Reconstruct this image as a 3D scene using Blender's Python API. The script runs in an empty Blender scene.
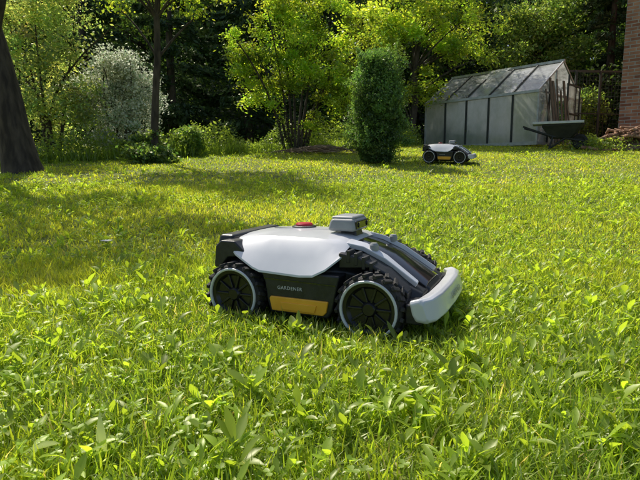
import bpy, bmesh, math, random
import numpy as np
from mathutils import Vector, Matrix
R=math.radians
rng=np.random.default_rng(7)
random.seed(3)
scn=bpy.context.scene
COL=scn.collection

# ---------------------------------------------------------------- terrain
def gz(x,y):
    x=np.asarray(x,float); y=np.asarray(y,float)
    s=(y-1.9)/0.35
    a=0.11*0.35*np.logaddexp(0,s)
    z=np.where(y<9,a,np.minimum(a,0.11*(y-1.9)))
    z=np.minimum(z,1.22)
    hill=np.clip(y-18,0,40)
    z=z+0.30*hill
    z=z+0.012*np.sin(x*1.7+0.5)*np.sin(y*1.3)*np.clip((y-2.2)/2,0,1)
    return z
def G(x,y): return float(gz(x,y))

_tab=np.random.default_rng(11).random((256,256))
def vnoise(x,y,scale,off=0):
    x=np.asarray(x)*scale+off*17.3+1000; y=np.asarray(y)*scale+off*7.7+1000
    xi=np.floor(x).astype(int); yi=np.floor(y).astype(int)
    fx=x-xi; fy=y-yi; fx=fx*fx*(3-2*fx); fy=fy*fy*(3-2*fy)
    a=_tab[xi%256,yi%256]; b=_tab[(xi+1)%256,yi%256]; c=_tab[xi%256,(yi+1)%256]; d=_tab[(xi+1)%256,(yi+1)%256]
    return (a*(1-fx)+b*fx)*(1-fy)+(c*(1-fx)+d*fx)*fy

# ---------------------------------------------------------------- materials
def newmat(name):
    m=bpy.data.materials.new(name); m.use_nodes=True
    nt=m.node_tree; nt.nodes.clear()
    out=nt.nodes.new('ShaderNodeOutputMaterial')
    return m,nt,out
def leafmat(name,trans=0.45,gloss=0.06,rough=0.4,tint=(1.15,1.1,0.6),boost=1.6):
    m,nt,out=newmat(name); N=nt.nodes; L=nt.links
    at=N.new('ShaderNodeAttribute'); at.attribute_name='Col'
    d=N.new('ShaderNodeBsdfDiffuse'); t=N.new('ShaderNodeBsdfTranslucent'); g=N.new('ShaderNodeBsdfGlossy')
    g.inputs['Roughness'].default_value=rough; g.inputs['Color'].default_value=(0.95,0.95,0.75,1)
    mul=N.new('ShaderNodeMix'); mul.data_type='RGBA'; mul.blend_type='MULTIPLY'; mul.inputs[0].default_value=1
    L.new(at.outputs['Color'],mul.inputs[6]); mul.inputs[7].default_value=(*[c*boost for c in tint],1)
    L.new(at.outputs['Color'],d.inputs['Color']); L.new(mul.outputs[2],t.inputs['Color'])
    m1=N.new('ShaderNodeMixShader'); m1.inputs[0].default_value=trans
    L.new(d.outputs[0],m1.inputs[1]); L.new(t.outputs[0],m1.inputs[2])
    m2=N.new('ShaderNodeMixShader'); m2.inputs[0].default_value=gloss
    L.new(m1.outputs[0],m2.inputs[1]); L.new(g.outputs[0],m2.inputs[2])
    L.new(m2.outputs[0],out.inputs[0]); return m
def pmat(name,col,rough=0.5,metal=0,col2=None,scale=20,bump=0,bscale=None,detail=6,coat=0,stretch=None,rvar=0):
    m,nt,out=newmat(name); N=nt.nodes; L=nt.links
    p=N.new('ShaderNodeBsdfPrincipled'); L.new(p.outputs[0],out.inputs[0])
    p.inputs['Base Color'].default_value=(*col,1); p.inputs['Roughness'].default_value=rough
    p.inputs['Metallic'].default_value=metal; p.inputs['Coat Weight'].default_value=coat
    tc=N.new('ShaderNodeTexCoord'); src=tc.outputs['Object']
    if stretch:
        mp=N.new('ShaderNodeMapping'); mp.inputs['Scale'].default_value=stretch
        L.new(src,mp.inputs[0]); src=mp.outputs[0]
    no=N.new('ShaderNodeTexNoise'); no.inputs['Scale'].default_value=scale; no.inputs['Detail'].default_value=detail
    L.new(src,no.inputs['Vector'])
    if col2:
        cr=N.new('ShaderNodeValToRGB'); cr.color_ramp.elements[0].position=0.38; cr.color_ramp.elements[1].position=0.65
        cr.color_ramp.elements[0].color=(*col,1); cr.color_ramp.elements[1].color=(*col2,1)
        L.new(no.outputs[0],cr.inputs[0]); L.new(cr.outputs[0],p.inputs['Base Color'])
    if rvar:
        mr=N.new('ShaderNodeMapRange'); mr.inputs[3].default_value=rough-rvar; mr.inputs[4].default_value=rough+rvar
        L.new(no.outputs[0],mr.inputs[0]); L.new(mr.outputs[0],p.inputs['Roughness'])
    if bump:
        n2=N.new('ShaderNodeTexNoise'); n2.inputs['Scale'].default_value=bscale or scale; n2.inputs['Detail'].default_value=6
        L.new(src,n2.inputs['Vector'])
        b=N.new('ShaderNodeBump'); b.inputs['Strength'].default_value=bump; b.inputs['Distance'].default_value=0.02
        L.new(n2.outputs[0],b.inputs['Height']); L.new(b.outputs[0],p.inputs['Normal'])
    return m

M_grass=leafmat('grass_blade',0.55,0.045,0.42,(1.15,1.08,0.5),2.0)
M_leaf=leafmat('leaf',0.5,0.045,0.4,(1.25,1.15,0.45),2.3)
M_dark=leafmat('leaf_dark',0.38,0.04,0.45,(1.15,1.1,0.5),2.3)
M_needle=leafmat('needle',0.15,0.03,0.5,(1,1,0.6))
M_white=leafmat('silver_leaf',0.45,0.05,0.5,(0.8,0.83,0.75),1.35)
M_bark=pmat('bark',(0.028,0.02,0.014),0.9,0,(0.09,0.068,0.048),14,1.0,18,stretch=(1,1,0.25))

def build(name,V,Q,mi,C,mats,smooth=False):
    me=bpy.data.meshes.new(name)
    V=np.asarray(V,np.float32); Q=np.asarray(Q,np.int32)
    me.vertices.add(len(V)); me.vertices.foreach_set('co',V.ravel())
    me.loops.add(Q.size); me.loops.foreach_set('vertex_index',Q.ravel())
    me.polygons.add(len(Q)); me.polygons.foreach_set('loop_start',np.arange(0,Q.size,4,dtype=np.int32))
    if mi is not None: me.polygons.foreach_set('material_index',np.asarray(mi,np.int32))
    sm=np.zeros(len(Q),bool)
    if mi is not None and not smooth: sm=np.asarray(mi)==0
    if smooth: sm[:]=True
    me.polygons.foreach_set('use_smooth',sm)
    for m in mats: me.materials.append(m)
    ca=me.color_attributes.new('Col','FLOAT_COLOR','POINT')
    C4=np.ones((len(V),4),np.float32); C4[:,:3]=C
    ca.data.foreach_set('color',C4.ravel())
    me.update(calc_edges=True); me.validate()
    ob=bpy.data.objects.new(name,me); COL.objects.link(ob); return ob

class Acc:
    def __init__(s): s.V=[];s.Q=[];s.M=[];s.C=[];s.n=0
    def add(s,V,Q,m,C):
        V=np.asarray(V,float).reshape(-1,3); Q=np.asarray(Q,int).reshape(-1,4)
        s.V.append(V); s.Q.append(Q+s.n); s.M.append(np.full(len(Q),m)); 
        C=np.asarray(C,float)
        if C.ndim==1: C=np.tile(C,(len(V),1))
        s.C.append(C); s.n+=len(V)
    def build(s,name,mats,smooth=False):
        return build(name,np.concatenate(s.V),np.concatenate(s.Q),np.concatenate(s.M),np.concatenate(s.C),mats,smooth)

def strips(base,az,length,width,lean,curl,prof,fold=0.0,twist=None):
    n=len(base); prof=np.asarray(prof,float); K=len(prof); 
    t=np.linspace(0,1,K)
    phi=lean[:,None]+curl[:,None]*t[None]**1.3
    seg=length[:,None]/(K-1)
    hs=np.zeros((n,K)); vs=np.zeros((n,K))
    pm=(phi[:,1:]+phi[:,:-1])/2
    hs[:,1:]=np.cumsum(np.sin(pm)*seg,1); vs[:,1:]=np.cumsum(np.cos(pm)*seg,1)
    dx=np.cos(az)[:,None]; dy=np.sin(az)[:,None]
    C=np.stack([base[:,0:1]+dx*hs,base[:,1:2]+dy*hs,base[:,2:3]+vs],-1)
    tw=az+math.pi/2 if twist is None else az+math.pi/2+twist
    S=np.stack([np.cos(tw),np.sin(tw),np.zeros(n)],-1)[:,None,:]*(width[:,None,None]*prof[None,:,None]/2)
    if fold<=0:
        V=np.stack([C-S,C+S],2)
        cols=2
    else:
        Cm=C.copy(); Cm[:,:,2]-=fold*width[:,None]*prof[None]
        V=np.stack([C-S,Cm,C+S],2); cols=3
    V=V.reshape(n,K*cols,3)
    q=[]
    for k in range(K-1):
        for c in range(cols-1):
            a=k*cols+c; q.append([a,a+1,a+cols+1,a+cols])
    q=np.array(q)
    Q=(q[None]+np.arange(n)[:,None,None]*K*cols).reshape(-1,4)
    return V.reshape(-1,3),Q,K*cols

def leafquads(P,size,rg,up=0.4,aspect=0.55,dirv=None):
    n=len(P)
    nr=rg.normal(size=(n,3)); nr[:,2]+=up*2; nr/=np.linalg.norm(nr,axis=1)[:,None]
    t=rg.normal(size=(n,3)) if dirv is None else dirv+rg.normal(size=(n,3))*0.35
    t-=nr*np.sum(t*nr,1)[:,None]; t/=np.linalg.norm(t,axis=1)[:,None]+1e-9
    b=np.cross(nr,t)
    s=size[:,None]
    V=np.stack([P-t*s*0.5,P-b*s*aspect*0.5+t*s*0.02,P+t*s*0.5,P+b*s*aspect*0.5+t*s*0.02],1)
    Q=np.arange(4*n).reshape(n,4)
    return V.reshape(-1,3),Q

def tube(acc,pts,rad,m=0,segs=8,col=(0.06,0.045,0.03),wob=0.0):
    pts=np.asarray(pts,float); k=len(pts)
    T=np.gradient(pts,axis=0); T/=np.linalg.norm(T,axis=1)[:,None]+1e-9
    ref=np.array([0.3,1,0.05]) if abs(T[0][1])<0.8 else np.array([1,0.2,0.1])
    A=np.cross(T,ref); A/=np.linalg.norm(A,axis=1)[:,None]+1e-9
    B=np.cross(T,A)
    th=np.linspace(0,2*math.pi,segs,endpoint=False)
    r=np.asarray(rad,float)[:,None]*(1+wob*np.sin(3*th+1.1)[None]+wob*0.6*np.sin(5*th)[None])
    V=pts[:,None]+A[:,None]*(np.cos(th)[None,:,None]*r[...,None])+B[:,None]*(np.sin(th)[None,:,None]*r[...,None])
    q=[]
    for i in range(k-1):
        for j in range(segs):
            j2=(j+1)%segs; q.append([i*segs+j,i*segs+j2,(i+1)*segs+j2,(i+1)*segs+j])
    acc.add(V.reshape(-1,3),q,m,col)

def bez(a,b,c,n=6):
    t=np.linspace(0,1,n)[:,None]; return (1-t)**2*np.array(a)+2*t*(1-t)*np.array(b)+t*t*np.array(c)

def crown(acc,rg,blobs,nclump,nleaf,lsize,col,sig=0.22,var=0.25,clumpvar=0.3,up=0.4,mat=1,trunk=None,limb_r=0.03,nlimb=14,inner=0.35,aspect=0.55,cols2=None,f2=0.0):
    w=np.array([b[6] if len(b)>6 else b[3]*b[4]*b[5] for b in blobs],float); w/=w.sum()
    bi=rg.choice(len(blobs),nclump,p=w)
    d=rg.normal(size=(nclump,3)); d/=np.linalg.norm(d,axis=1)[:,None]
    r=inner+(1-inner)*rg.random(nclump)**0.6
    B=np.array([b[:6] for b in blobs])
    CC=B[bi,:3]+d*r[:,None]*B[bi,3:6]*(0.85+0.3*rg.random((nclump,1)))
    cb=1+clumpvar*(rg.random(nclump)*2-1)
    hue=rg.normal(size=nclump)*0.08
    ws=rg.random(nclump)+0.25; ws/=ws.sum()
    ci=rg.choice(nclump,nleaf,p=ws)
    sg=sig*(0.6+0.8*rg.random(nclump))[ci][:,None]
    P=CC[ci]+rg.normal(size=(nleaf,3))*sg*np.array([1,1,0.7])
    c=np.asarray(col)[None]*cb[ci][:,None]*(1+var*(rg.random((nleaf,1))*2-1))
    c[:,0]*=1+hue[ci]+0.12*rg.normal(size=nleaf)
    if cols2 is not None:
        k=rg.random(nleaf)<f2; c[k]=np.asarray(cols2)*(0.8+0.4*rg.random((k.sum(),1)))
    V,Q=leafquads(P,lsize*(0.6+0.8*rg.random(nleaf)),rg,up,aspect)
    acc.add(V,Q,mat,np.repeat(np.clip(c,0.004,1),4,0))
    if trunk is not None:
        trunk=np.asarray(trunk,float)
        for i in rg.choice(nclump,min(nlimb,nclump),replace=False):
            e=CC[i]; zt=trunk[:,2]; 
            target=e[2]-0.7*np.linalg.norm(e[:2]-trunk[-1,:2])-0.1
            j=int(np.argmin(abs(zt-target))); j=max(j,1)
            a=trunk[j]; mid=(a+e)/2+np.array([0,0,0.15*np.linalg.norm(e-a)])+rg.normal(size=3)*0.06*np.linalg.norm(e-a)
            L=np.linalg.norm(e-a)
            tube(acc,bez(a,mid,e,6),np.linspace(limb_r*(0.6+0.3*L/2),limb_r*0.15,6),0,5)

# ---------------------------------------------------------------- ground
def make_ground():
    xs=np.concatenate([[-300,-150,-80,-50,-35],np.arange(-25,25.1,0.5),[35,50,80,150,300]])
    ys=np.concatenate([[-200,-80,-30,-10,-4],np.arange(-2,18,0.2),np.arange(18,30,1.0),[34,40,50,58,80,150,300]])
    X,Y=np.meshgrid(xs,ys); Z=gz(X,Y)
    V=np.stack([X,Y,Z],-1).reshape(-1,3); nx=len(xs); ny=len(ys)
    i,j=np.meshgrid(np.arange(nx-1),np.arange(ny-1)); a=(j*nx+i).ravel()
    Q=np.stack([a,a+1,a+nx+1,a+nx],1)
    m,nt,out=newmat('lawn_ground'); N=nt.nodes; L=nt.links
    p=N.new('ShaderNodeBsdfPrincipled'); p.inputs['Roughness'].default_value=0.95; L.new(p.outputs[0],out.inputs[0])
    tc=N.new('ShaderNodeTexCoord'); no=N.new('ShaderNodeTexNoise'); no.inputs['Scale'].default_value=1.3; no.inputs['Detail'].default_value=8
    L.new(tc.outputs['Object'],no.inputs['Vector'])
    cr=N.new('ShaderNodeValToRGB'); e=cr.color_ramp.elements
    e[0].position=0.35; e[0].color=(0.11,0.13,0.025,1); e[1].position=0.7; e[1].color=(0.2,0.24,0.04,1)
    L.new(no.outputs[0],cr.inputs[0])
    sx=N.new('ShaderNodeSeparateXYZ'); L.new(tc.outputs['Object'],sx.inputs[0])
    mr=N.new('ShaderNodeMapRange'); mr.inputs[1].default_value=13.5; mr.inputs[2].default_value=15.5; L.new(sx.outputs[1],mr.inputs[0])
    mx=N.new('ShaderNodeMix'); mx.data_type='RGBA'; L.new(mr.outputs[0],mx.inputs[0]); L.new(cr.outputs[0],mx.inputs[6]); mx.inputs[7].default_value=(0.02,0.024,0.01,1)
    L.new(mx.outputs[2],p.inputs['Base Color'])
    n2=N.new('ShaderNodeTexNoise'); n2.inputs['Scale'].default_value=60; L.new(tc.outputs['Object'],n2.inputs['Vector'])
    b=N.new('ShaderNodeBump'); b.inputs['Strength'].default_value=0.8; b.inputs['Distance'].default_value=0.02; L.new(n2.outputs[0],b.inputs['Height']); L.new(b.outputs[0],p.inputs['Normal'])
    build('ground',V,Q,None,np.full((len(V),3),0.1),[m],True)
make_ground()

MOW=(0.04,1.675,24.5)
MS=1.06
def inmower(P,cx=MOW[0],cy=MOW[1],yaw=MOW[2],hx=0.31,hy=0.25):
    a=R(yaw); h=np.array([math.cos(a),-math.sin(a)]); b=np.array([math.sin(a),math.cos(a)])
    d=P[:,:2]-np.array([cx,cy]); return (abs(d@h)<hx)&(abs(d@b)<hy)

# ---------------------------------------------------------------- grass
def grass_color(x,y,rg,n):
    a=vnoise(x,y,1.1,1); b=vnoise(x,y,5.0,2)
    base=np.array([0.31,0.375,0.036])[None]*np.ones((n,1))
    alt=np.array([0.43,0.465,0.055]); deep=np.array([0.18,0.28,0.03])
    w=np.clip((a-0.45)*1.8+(b-0.5)*0.7+rg.normal(size=n)*0.38,-1,1)
    c=np.where(w[:,None]>0,base+(alt-base)*w[:,None],base+(deep-base)*(-w[:,None]))
    c*= (0.72+0.5*rg.random((n,1)))
    straw=rg.random(n)<0.03
    c[straw]=np.array([0.5,0.42,0.2])*(0.7+0.5*rg.random((straw.sum(),1)))
    return c
def scatter(rg,n,y0,y1,k=0.70,m=0.45,pw=1.0):
    out=[];tot=0
    while tot<n:
        y=y0+(y1-y0)*rg.random(n*2); x=(rg.random(n*2)*2-1)*(k*y1+m)
        ok=abs(x)<k*y+m; out.append(np.stack([x[ok],y[ok]],1)); tot+=ok.sum()
    return np.concatenate(out)[:n]
def make_grass():
    acc=Acc(); rg=np.random.default_rng(5)
    def zone(n,y0,y1,l0,l1,w0,w1,prof,leanf=0.35):
        P=scatter(rg,n,y0,y1); x,y=P[:,0],P[:,1]
        cl=vnoise(x,y,9,3)*0.6+vnoise(x,y,2.2,4)*0.5
        L=(l0+(l1-l0)*rg.random(n)**1.3)*(0.6+0.6*cl)
        keep=rg.random(n)<(0.5+0.7*cl)
        m=inmower(P); L[m]*=0.4
        base=np.stack([x,y,gz(x,y)-0.004],1)
        az=rg.random(n)*2*math.pi; lean=np.abs(rg.normal(size=n))*leanf; curl=rg.random(n)*1.6
        W=w0+(w1-w0)*rg.random(n)
        C=grass_color(x,y,rg,n)
        s=keep
        V,Q,k=strips(base[s],az[s],L[s],W[s],lean[s],curl[s],prof,twist=rg.normal(size=s.sum())*0.6)
        acc.add(V,Q,0,np.repeat(C[s],k,0))
    zone(160000,0.3,2.3,0.03,0.075,0.0022,0.0045,[0.8,1,0.75,0.08],0.5)
    zone(120000,2.3,5.2,0.028,0.055,0.004,0.007,[0.8,1,0.1],0.55)
    zone(130000,5.2,13.6,0.022,0.045,0.009,0.016,[0.8,1,0.15],0.6)
    def ros(nr,y0,y1,big=1.0,clump=0.55):
        P=scatter(rg,nr*3,y0,y1); d=vnoise(P[:,0],P[:,1],1.6,9)+0.5*vnoise(P[:,0],P[:,1],5,8)
        P=P[np.argsort(-d+rg.random(len(d))*clump*1.6)][:nr]; P=P[~inmower(P,hx=0.36,hy=0.29)]; nr=len(P)
        k=6; Pc=np.repeat(P,k,0)+rg.normal(size=(nr*k,2))*0.006; n=nr*k
        az=(np.tile(np.arange(k),nr)*2*math.pi/k+np.repeat(rg.random(nr)*6,k)+rg.normal(size=n)*0.5)
        sz=np.repeat(0.5+0.9*rg.random(nr)**1.5,k)*(0.5+0.7*rg.random(n))*big
        L=0.060*sz; W=L*(0.18+0.24*np.repeat(rg.random(nr),k))
        base=np.stack([Pc[:,0],Pc[:,1],gz(Pc[:,0],Pc[:,1])+0.004+0.03*rg.random(n)],1)
        lean=0.3+0.8*rg.random(n); curl=0.2+1.1*rg.random(n)
        V,Q,kk=strips(base,az,L,W,lean,curl,[0.18,0.45,0.8,1,0.7,0.12],fold=0.2)
        c=np.array([0.27,0.37,0.038])[None]*np.repeat(0.65+0.65*rg.random((nr,1)),k,0)*(0.8+0.4*rg.random((n,1)))
        acc.add(V,Q,0,np.repeat(c,kk,0))
    ros(3000,0.35,2.4,0.7,0.8); ros(2200,2.4,5.5,0.8,0.8); ros(1300,5.5,12,0.9,0.8)
    def clover(nr,y0,y1,s=1.0):
        P=scatter(rg,nr*6,y0,y1); d=vnoise(P[:,0],P[:,1],1.3,21)
        P=P[np.argsort(-d+rg.random(len(d))*0.5)][:nr]; P=P[~inmower(P,hx=0.36,hy=0.29)]; nr=len(P)
        h=0.02+0.03*rg.random(nr); a0=rg.random(nr)*6
        Pc=np.repeat(P,3,0); az=np.tile([0,2.09,4.19],nr)+np.repeat(a0,3)+rg.normal(size=nr*3)*0.15
        base=np.stack([Pc[:,0],Pc[:,1],gz(Pc[:,0],Pc[:,1])+np.repeat(h,3)],1)
        L=np.repeat(0.007+0.006*rg.random(nr),3)*s
        V,Q,kk=strips(base,az,L,L*0.95,1.25+0.35*rg.normal(size=nr*3),0.3*np.ones(nr*3),[0.15,0.8,1,0.55],fold=0.1)
        c=np.array([0.24,0.35,0.045])[None]*np.repeat(0.8+0.6*rg.random((nr,1)),3,0)*np.ones((nr*3,1))
        acc.add(V,Q,0,np.repeat(c,kk,0))
        b2=np.stack([P[:,0],P[:,1],gz(P[:,0],P[:,1])],1)
        V,Q,kk=strips(b2,a0,h,np.full(nr,0.0015),np.zeros(nr),np.zeros(nr),[1,1]); acc.add(V,Q,0,np.array([0.22,0.28,0.06]))
    clover(1400,0.35,2.4,1.0); clover(1800,2.4,5,1.2)
    nt=380; P=scatter(rg,nt,0.5,7); P=P[~inmower(P,hx=0.46,hy=0.38)]; nt=len(P); k=16
    Pc=np.repeat(P,k,0)+rg.normal(size=(nt*k,2))*0.012; n=nt*k
    L=np.repeat(0.045+0.04*rg.random(nt),k)*(0.6+0.5*rg.random(n))
    V,Q,kk=strips(np.stack([Pc[:,0],Pc[:,1],gz(Pc[:,0],Pc[:,1])],1),rg.random(n)*6.28,L,0.0035+0.003*rg.random(n),rg.random(n)*0.4,0.4+1.4*rg.random(n),[0.7,1,0.9,0.6,0.06],fold=0.1)
    c=np.repeat(np.array([0.25,0.36,0.04])[None]*(0.8+0.6*rg.random((nt,1))),k,0)
    acc.add(V,Q,0,np.repeat(c,kk,0))
    o=acc.build('grass',[M_grass]); o.data.polygons.foreach_set('use_smooth',np.ones(len(o.data.polygons),bool))
make_grass()

def broad_leaf(name,x,y,az,L,W,col,lean=0.25,curl=0.5):
    acc=Acc()
    for i,(da,s) in enumerate([(0,1.0),(1.9,0.6),(-2.2,0.55),(3.4,0.45)]):
        V,Q,k=strips(np.array([[x,y,G(x,y)]]),np.array([az+da]),np.array([L*s]),np.array([W*s]),np.array([lean+0.2*(i>0)]),np.array([curl]),[0.3,0.7,0.95,1,0.9,0.7,0.4,0.05],fold=0.15)
        acc.add(V,Q,0,col)
    return acc.build(name,[M_grass],True)
broad_leaf('plantain_plant',-0.345,0.74,2.0,0.09,0.016,(0.42,0.5,0.28))
broad_leaf('plantain_plant',0.68,1.12,1.0,0.065,0.013,(0.38,0.46,0.2))
M_petal=leafmat('white_petal',0.3,0.03,0.5,(0.62,0.62,0.62))
def daisies():
    acc=Acc(); rg=np.random.default_rng(77)
    pts=[(-1.10,2.55,0.03)]+[(float(a),float(b),0.008) for a,b in scatter(rg,10,2.4,7)]
    for x,y,s in pts:
        h=0.045; g=G(x,y); n=12
        tube(acc,[(x,y,g),(x,y,g+h)],[0.0012,0.001],0,4,(0.1,0.16,0.05))
        base=np.tile([[x,y,g+h]],(n,1)); az=np.arange(n)*2*math.pi/n
        V,Q,k=strips(base,az,np.full(n,s),np.full(n,s*0.55),np.full(n,1.0),np.full(n,0.5),[0.4,0.9,1,0.5]); acc.add(V,Q,0,(0.8,0.8,0.78))
    acc.build('daisy_flowers',[M_petal])
daisies()

# ---------------------------------------------------------------- trees
def T(name,acc,leaf): return acc.build(name,[M_bark,leaf])

rg=np.random.default_rng(21)
a=Acc(); bx,by=-3.85,6.45; g=G(bx,by)
tr=np.array([[bx+0.06,by,g-0.1],[bx+0.02,by,g+0.12],[bx-0.04,by,g+0.5],[bx-0.12,by,g+1.0],[bx-0.25,by+0.02,g+1.6],[bx-0.42,by,g+2.3],[bx-0.5,by-0.1,g+3.1],[bx-0.45,by-0.2,g+4.0],[bx-0.4,by-0.2,g+5.0]])
tube(a,tr,[0.27,0.22,0.195,0.185,0.175,0.16,0.13,0.09,0.04],0,16,wob=0.05)
tube(a,bez(tr[4],(bx+0.0,by-0.1,g+2.3),(bx+0.9,by-0.5,g+3.6),8),np.linspace(0.1,0.04,8),0,8)
tube(a,bez(tr[5],(bx-0.8,by-0.6,g+2.9),(bx-1.2,by-1.0,g+3.8),8),np.linspace(0.1,0.03,8),0,8)
crown(a,rg,[(bx-0.6,by,g+4.2,1.7,1.5,1.0),(bx+0.8,by-0.5,g+4.0,1.1,1.0,0.7),(bx-0.2,by-1.2,g+3.8,1.2,0.8,0.6)],90,9000,0.085,(0.09,0.15,0.02),0.2,trunk=tr,limb_r=0.05,nlimb=30)
T('oak_tree',a,M_leaf)

rg=np.random.default_rng(22)
a=Acc(); x,y=-4.75,9.0; g=G(x,y)
for k in range(7):
    e=(x+rg.normal()*0.7,y+rg.normal()*0.4,g+2+rg.random()*1.4); tube(a,bez((x+rg.normal()*0.1,y,g-0.05),(x+rg.normal()*0.2,y,g+1),e,7),np.linspace(0.035,0.01,7),0,6)
crown(a,rg,[(x,y,g+1.0,0.9,0.7,0.9),(x-0.4,y,g+2.2,0.9,0.7,0.9),(x+0.2,y+0.2,g+3.0,0.8,0.7,0.8),(x-1.3,y-0.2,g+1.6,0.8,0.6,1.3)],230,26000,0.06,(0.24,0.31,0.15),0.13,clumpvar=0.45,inner=0.2)
T('willow_bush',a,M_leaf)

rg=np.random.default_rng(23)
a=Acc(); x,y=-3.8,9.5; g=G(x,y)
for k in range(9):
    e=(x+rg.normal()*0.4,y+rg.normal()*0.3,g+1.2+rg.random()*0.6); tube(a,bez((x+rg.normal()*0.1,y,g-0.05),(x+rg.normal()*0.2,y,g+0.7),e,6),np.linspace(0.025,0.008,6),0,5)
crown(a,rg,[(x,y,g+0.8,0.8,0.6,0.75),(x+0.1,y,g+1.4,0.55,0.45,0.5),(x-0.5,y,g+1.15,0.42,0.4,0.5),(x+0.55,y,g+0.9,0.3,0.4,0.5)],110,26000,0.048,(0.34,0.39,0.25),0.10,clumpvar=0.45,inner=0.3,cols2=(0.82,0.82,0.74),f2=0.5)
T('white_flowering_bush',a,M_white)

rg=np.random.default_rng(24)
a=Acc(); x,y=-2.63,8.15; g=G(x,y)
tr=np.array([[x,y,g-0.1],[x-0.02,y,g+0.4],[x+0.02,y,g+1.0],[x+0.08,y,g+1.6],[x+0.09,y,g+2.2],[x+0.16,y,g+2.9],[x+0.2,y,g+3.6],[x+0.2,y,g+4.4]])
tube(a,tr,[0.085,0.062,0.057,0.053,0.048,0.042,0.03,0.012],0,9,wob=0.04)
crown(a,rg,[(x+0.1,y,g+3.2,1.25,0.8,0.75),(x+0.8,y,g+2.6,0.5,0.4,0.3),(x-0.4,y-0.1,g+2.5,0.4,0.3,0.22),(x+0.2,y,g+4.2,0.8,0.7,0.6)],95,12500,0.06,(0.26,0.35,0.05),0.14,trunk=tr,limb_r=0.028,nlimb=34)
T('birch_tree',a,M_leaf)

rg=np.random.default_rng(25)
a=Acc(); x,y=-0.5,10.3; g=G(x,y)
bl=[]
for k in range(9):
    ex=x+(k-4)*0.27+rg.normal()*0.12; ez=g+2.0+rg.random()*1.3
    P=bez((x+(k-4)*0.05,y+rg.normal()*0.1,g-0.05),(x+(k-4)*0.1,y,g+1.2),(ex,y+rg.normal()*0.3,ez),8)
    tube(a,P,np.linspace(0.035,0.01,8),0,6)
    bl.append((ex,y+rg.normal()*0.25,ez,0.42,0.4,0.3+0.2*rg.random())); bl.append((ex*0.7+x*0.3,y+rg.normal()*0.2,ez-0.9,0.4,0.4,0.3))
bl+= [(x-0.6,y-0.1,g+0.9,0.35,0.3,0.3),(x+0.4,y-0.1,g+0.7,0.4,0.3,0.3),(x+0.9,y,g+1.4,0.35,0.3,0.35),(x-1.0,y,g+1.7,0.3,0.3,0.3),(x+0.9,y,g+0.8,0.3,0.3,0.3),(x-0.3,y-0.1,g+1.3,0.4,0.3,0.3)]
crown(a,rg,bl,230,25000,0.062,(0.215,0.30,0.045),0.095,clumpvar=0.55,inner=0.2,up=0.7)
T('hazel_bush',a,M_leaf)

rg=np.random.default_rng(26)
a=Acc(); x,y=0.86,7.75; g=G(x,y)
tube(a,[(x,y,g-0.05),(x,y,g+0.6),(x+0.02,y,g+1.2)],[0.05,0.04,0.015],0,8)
bl=[]
for k in range(30):
    hh=(k+0.5)/30; th=k*2.4; rr=(0.31+0.07*math.sin(k*1.7))*math.sin(math.pi*(0.2+0.66*hh))**0.6
    bl.append((x+math.cos(th)*rr,y+math.sin(th)*rr,g+0.12+1.46*hh,0.17+0.05*math.sin(k*2.9),0.17,0.17,1.0))
crown(a,rg,bl,180,27000,0.043,(0.10,0.18,0.055),0.065,clumpvar=0.5,inner=0.3,up=0.3,aspect=0.4)
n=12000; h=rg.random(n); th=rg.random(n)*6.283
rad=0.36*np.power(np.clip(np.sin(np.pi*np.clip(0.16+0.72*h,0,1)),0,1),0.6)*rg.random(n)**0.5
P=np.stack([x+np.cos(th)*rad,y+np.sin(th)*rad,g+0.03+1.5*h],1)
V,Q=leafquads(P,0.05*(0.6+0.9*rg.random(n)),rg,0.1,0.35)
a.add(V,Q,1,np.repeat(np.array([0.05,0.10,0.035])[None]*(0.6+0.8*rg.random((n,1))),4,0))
for k in range(50):
    th=k*2.4; hh=rg.random()**0.7; r0=0.3*(1-0.5*hh); bx_,by_,bz_=x+math.cos(th)*r0,y+math.sin(th)*r0,g+0.2+1.3*hh
    ex,ey,ez=bx_+math.cos(th)*0.15,by_+math.sin(th)*0.15,bz_+0.22+0.15*rg.random()
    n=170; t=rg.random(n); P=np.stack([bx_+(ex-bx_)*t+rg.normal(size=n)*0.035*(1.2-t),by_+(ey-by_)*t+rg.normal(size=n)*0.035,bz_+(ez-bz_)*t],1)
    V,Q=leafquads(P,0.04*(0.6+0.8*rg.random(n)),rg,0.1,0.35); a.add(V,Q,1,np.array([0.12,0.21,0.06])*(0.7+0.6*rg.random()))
T('yew_bush',a,M_dark)

rg=np.random.default_rng(27)
a=Acc(); x,y=2.5,14.0; g=G(x,y)
tr=np.array([[x,y,g-0.1],[x+0.03,y,g+0.6],[x+0.1,y,g+1.3],[x+0.05,y,g+2.0],[x+0.15,y,g+2.8],[x+0.3,y,g+3.6],[x+0.3,y,g+4.5]])
tube(a,tr,[0.14,0.1,0.09,0.08,0.07,0.05,0.02],0,9)
crown(a,rg,[(x+0.3,y,g+3.2,1.9,1.2,0.9),(x+1.5,y,g+2.75,0.9,0.8,0.5),(x-0.9,y,g+2.6,0.7,0.7,0.6),(x+0.5,y,g+4.3,1.5,1.0,0.7),(x+0.2,y,g+1.7,0.8,0.7,0.5)],150,22000,0.085,(0.22,0.305,0.05),0.15,clumpvar=0.55,trunk=tr,limb_r=0.04,nlimb=34,inner=0.3,up=0.7)
T('maple_tree',a,M_leaf)
rg=np.random.default_rng(28)
a=Acc(); x,y=7.4,17.6; g=G(x,y)
tr=np.array([[x,y,g-0.1],[x,y,g+1],[x+0.1,y,g+2.0],[x,y,g+3],[x+0.1,y,g+4.0]])
tube(a,tr,[0.12,0.1,0.08,0.06,0.03],0,8)
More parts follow.
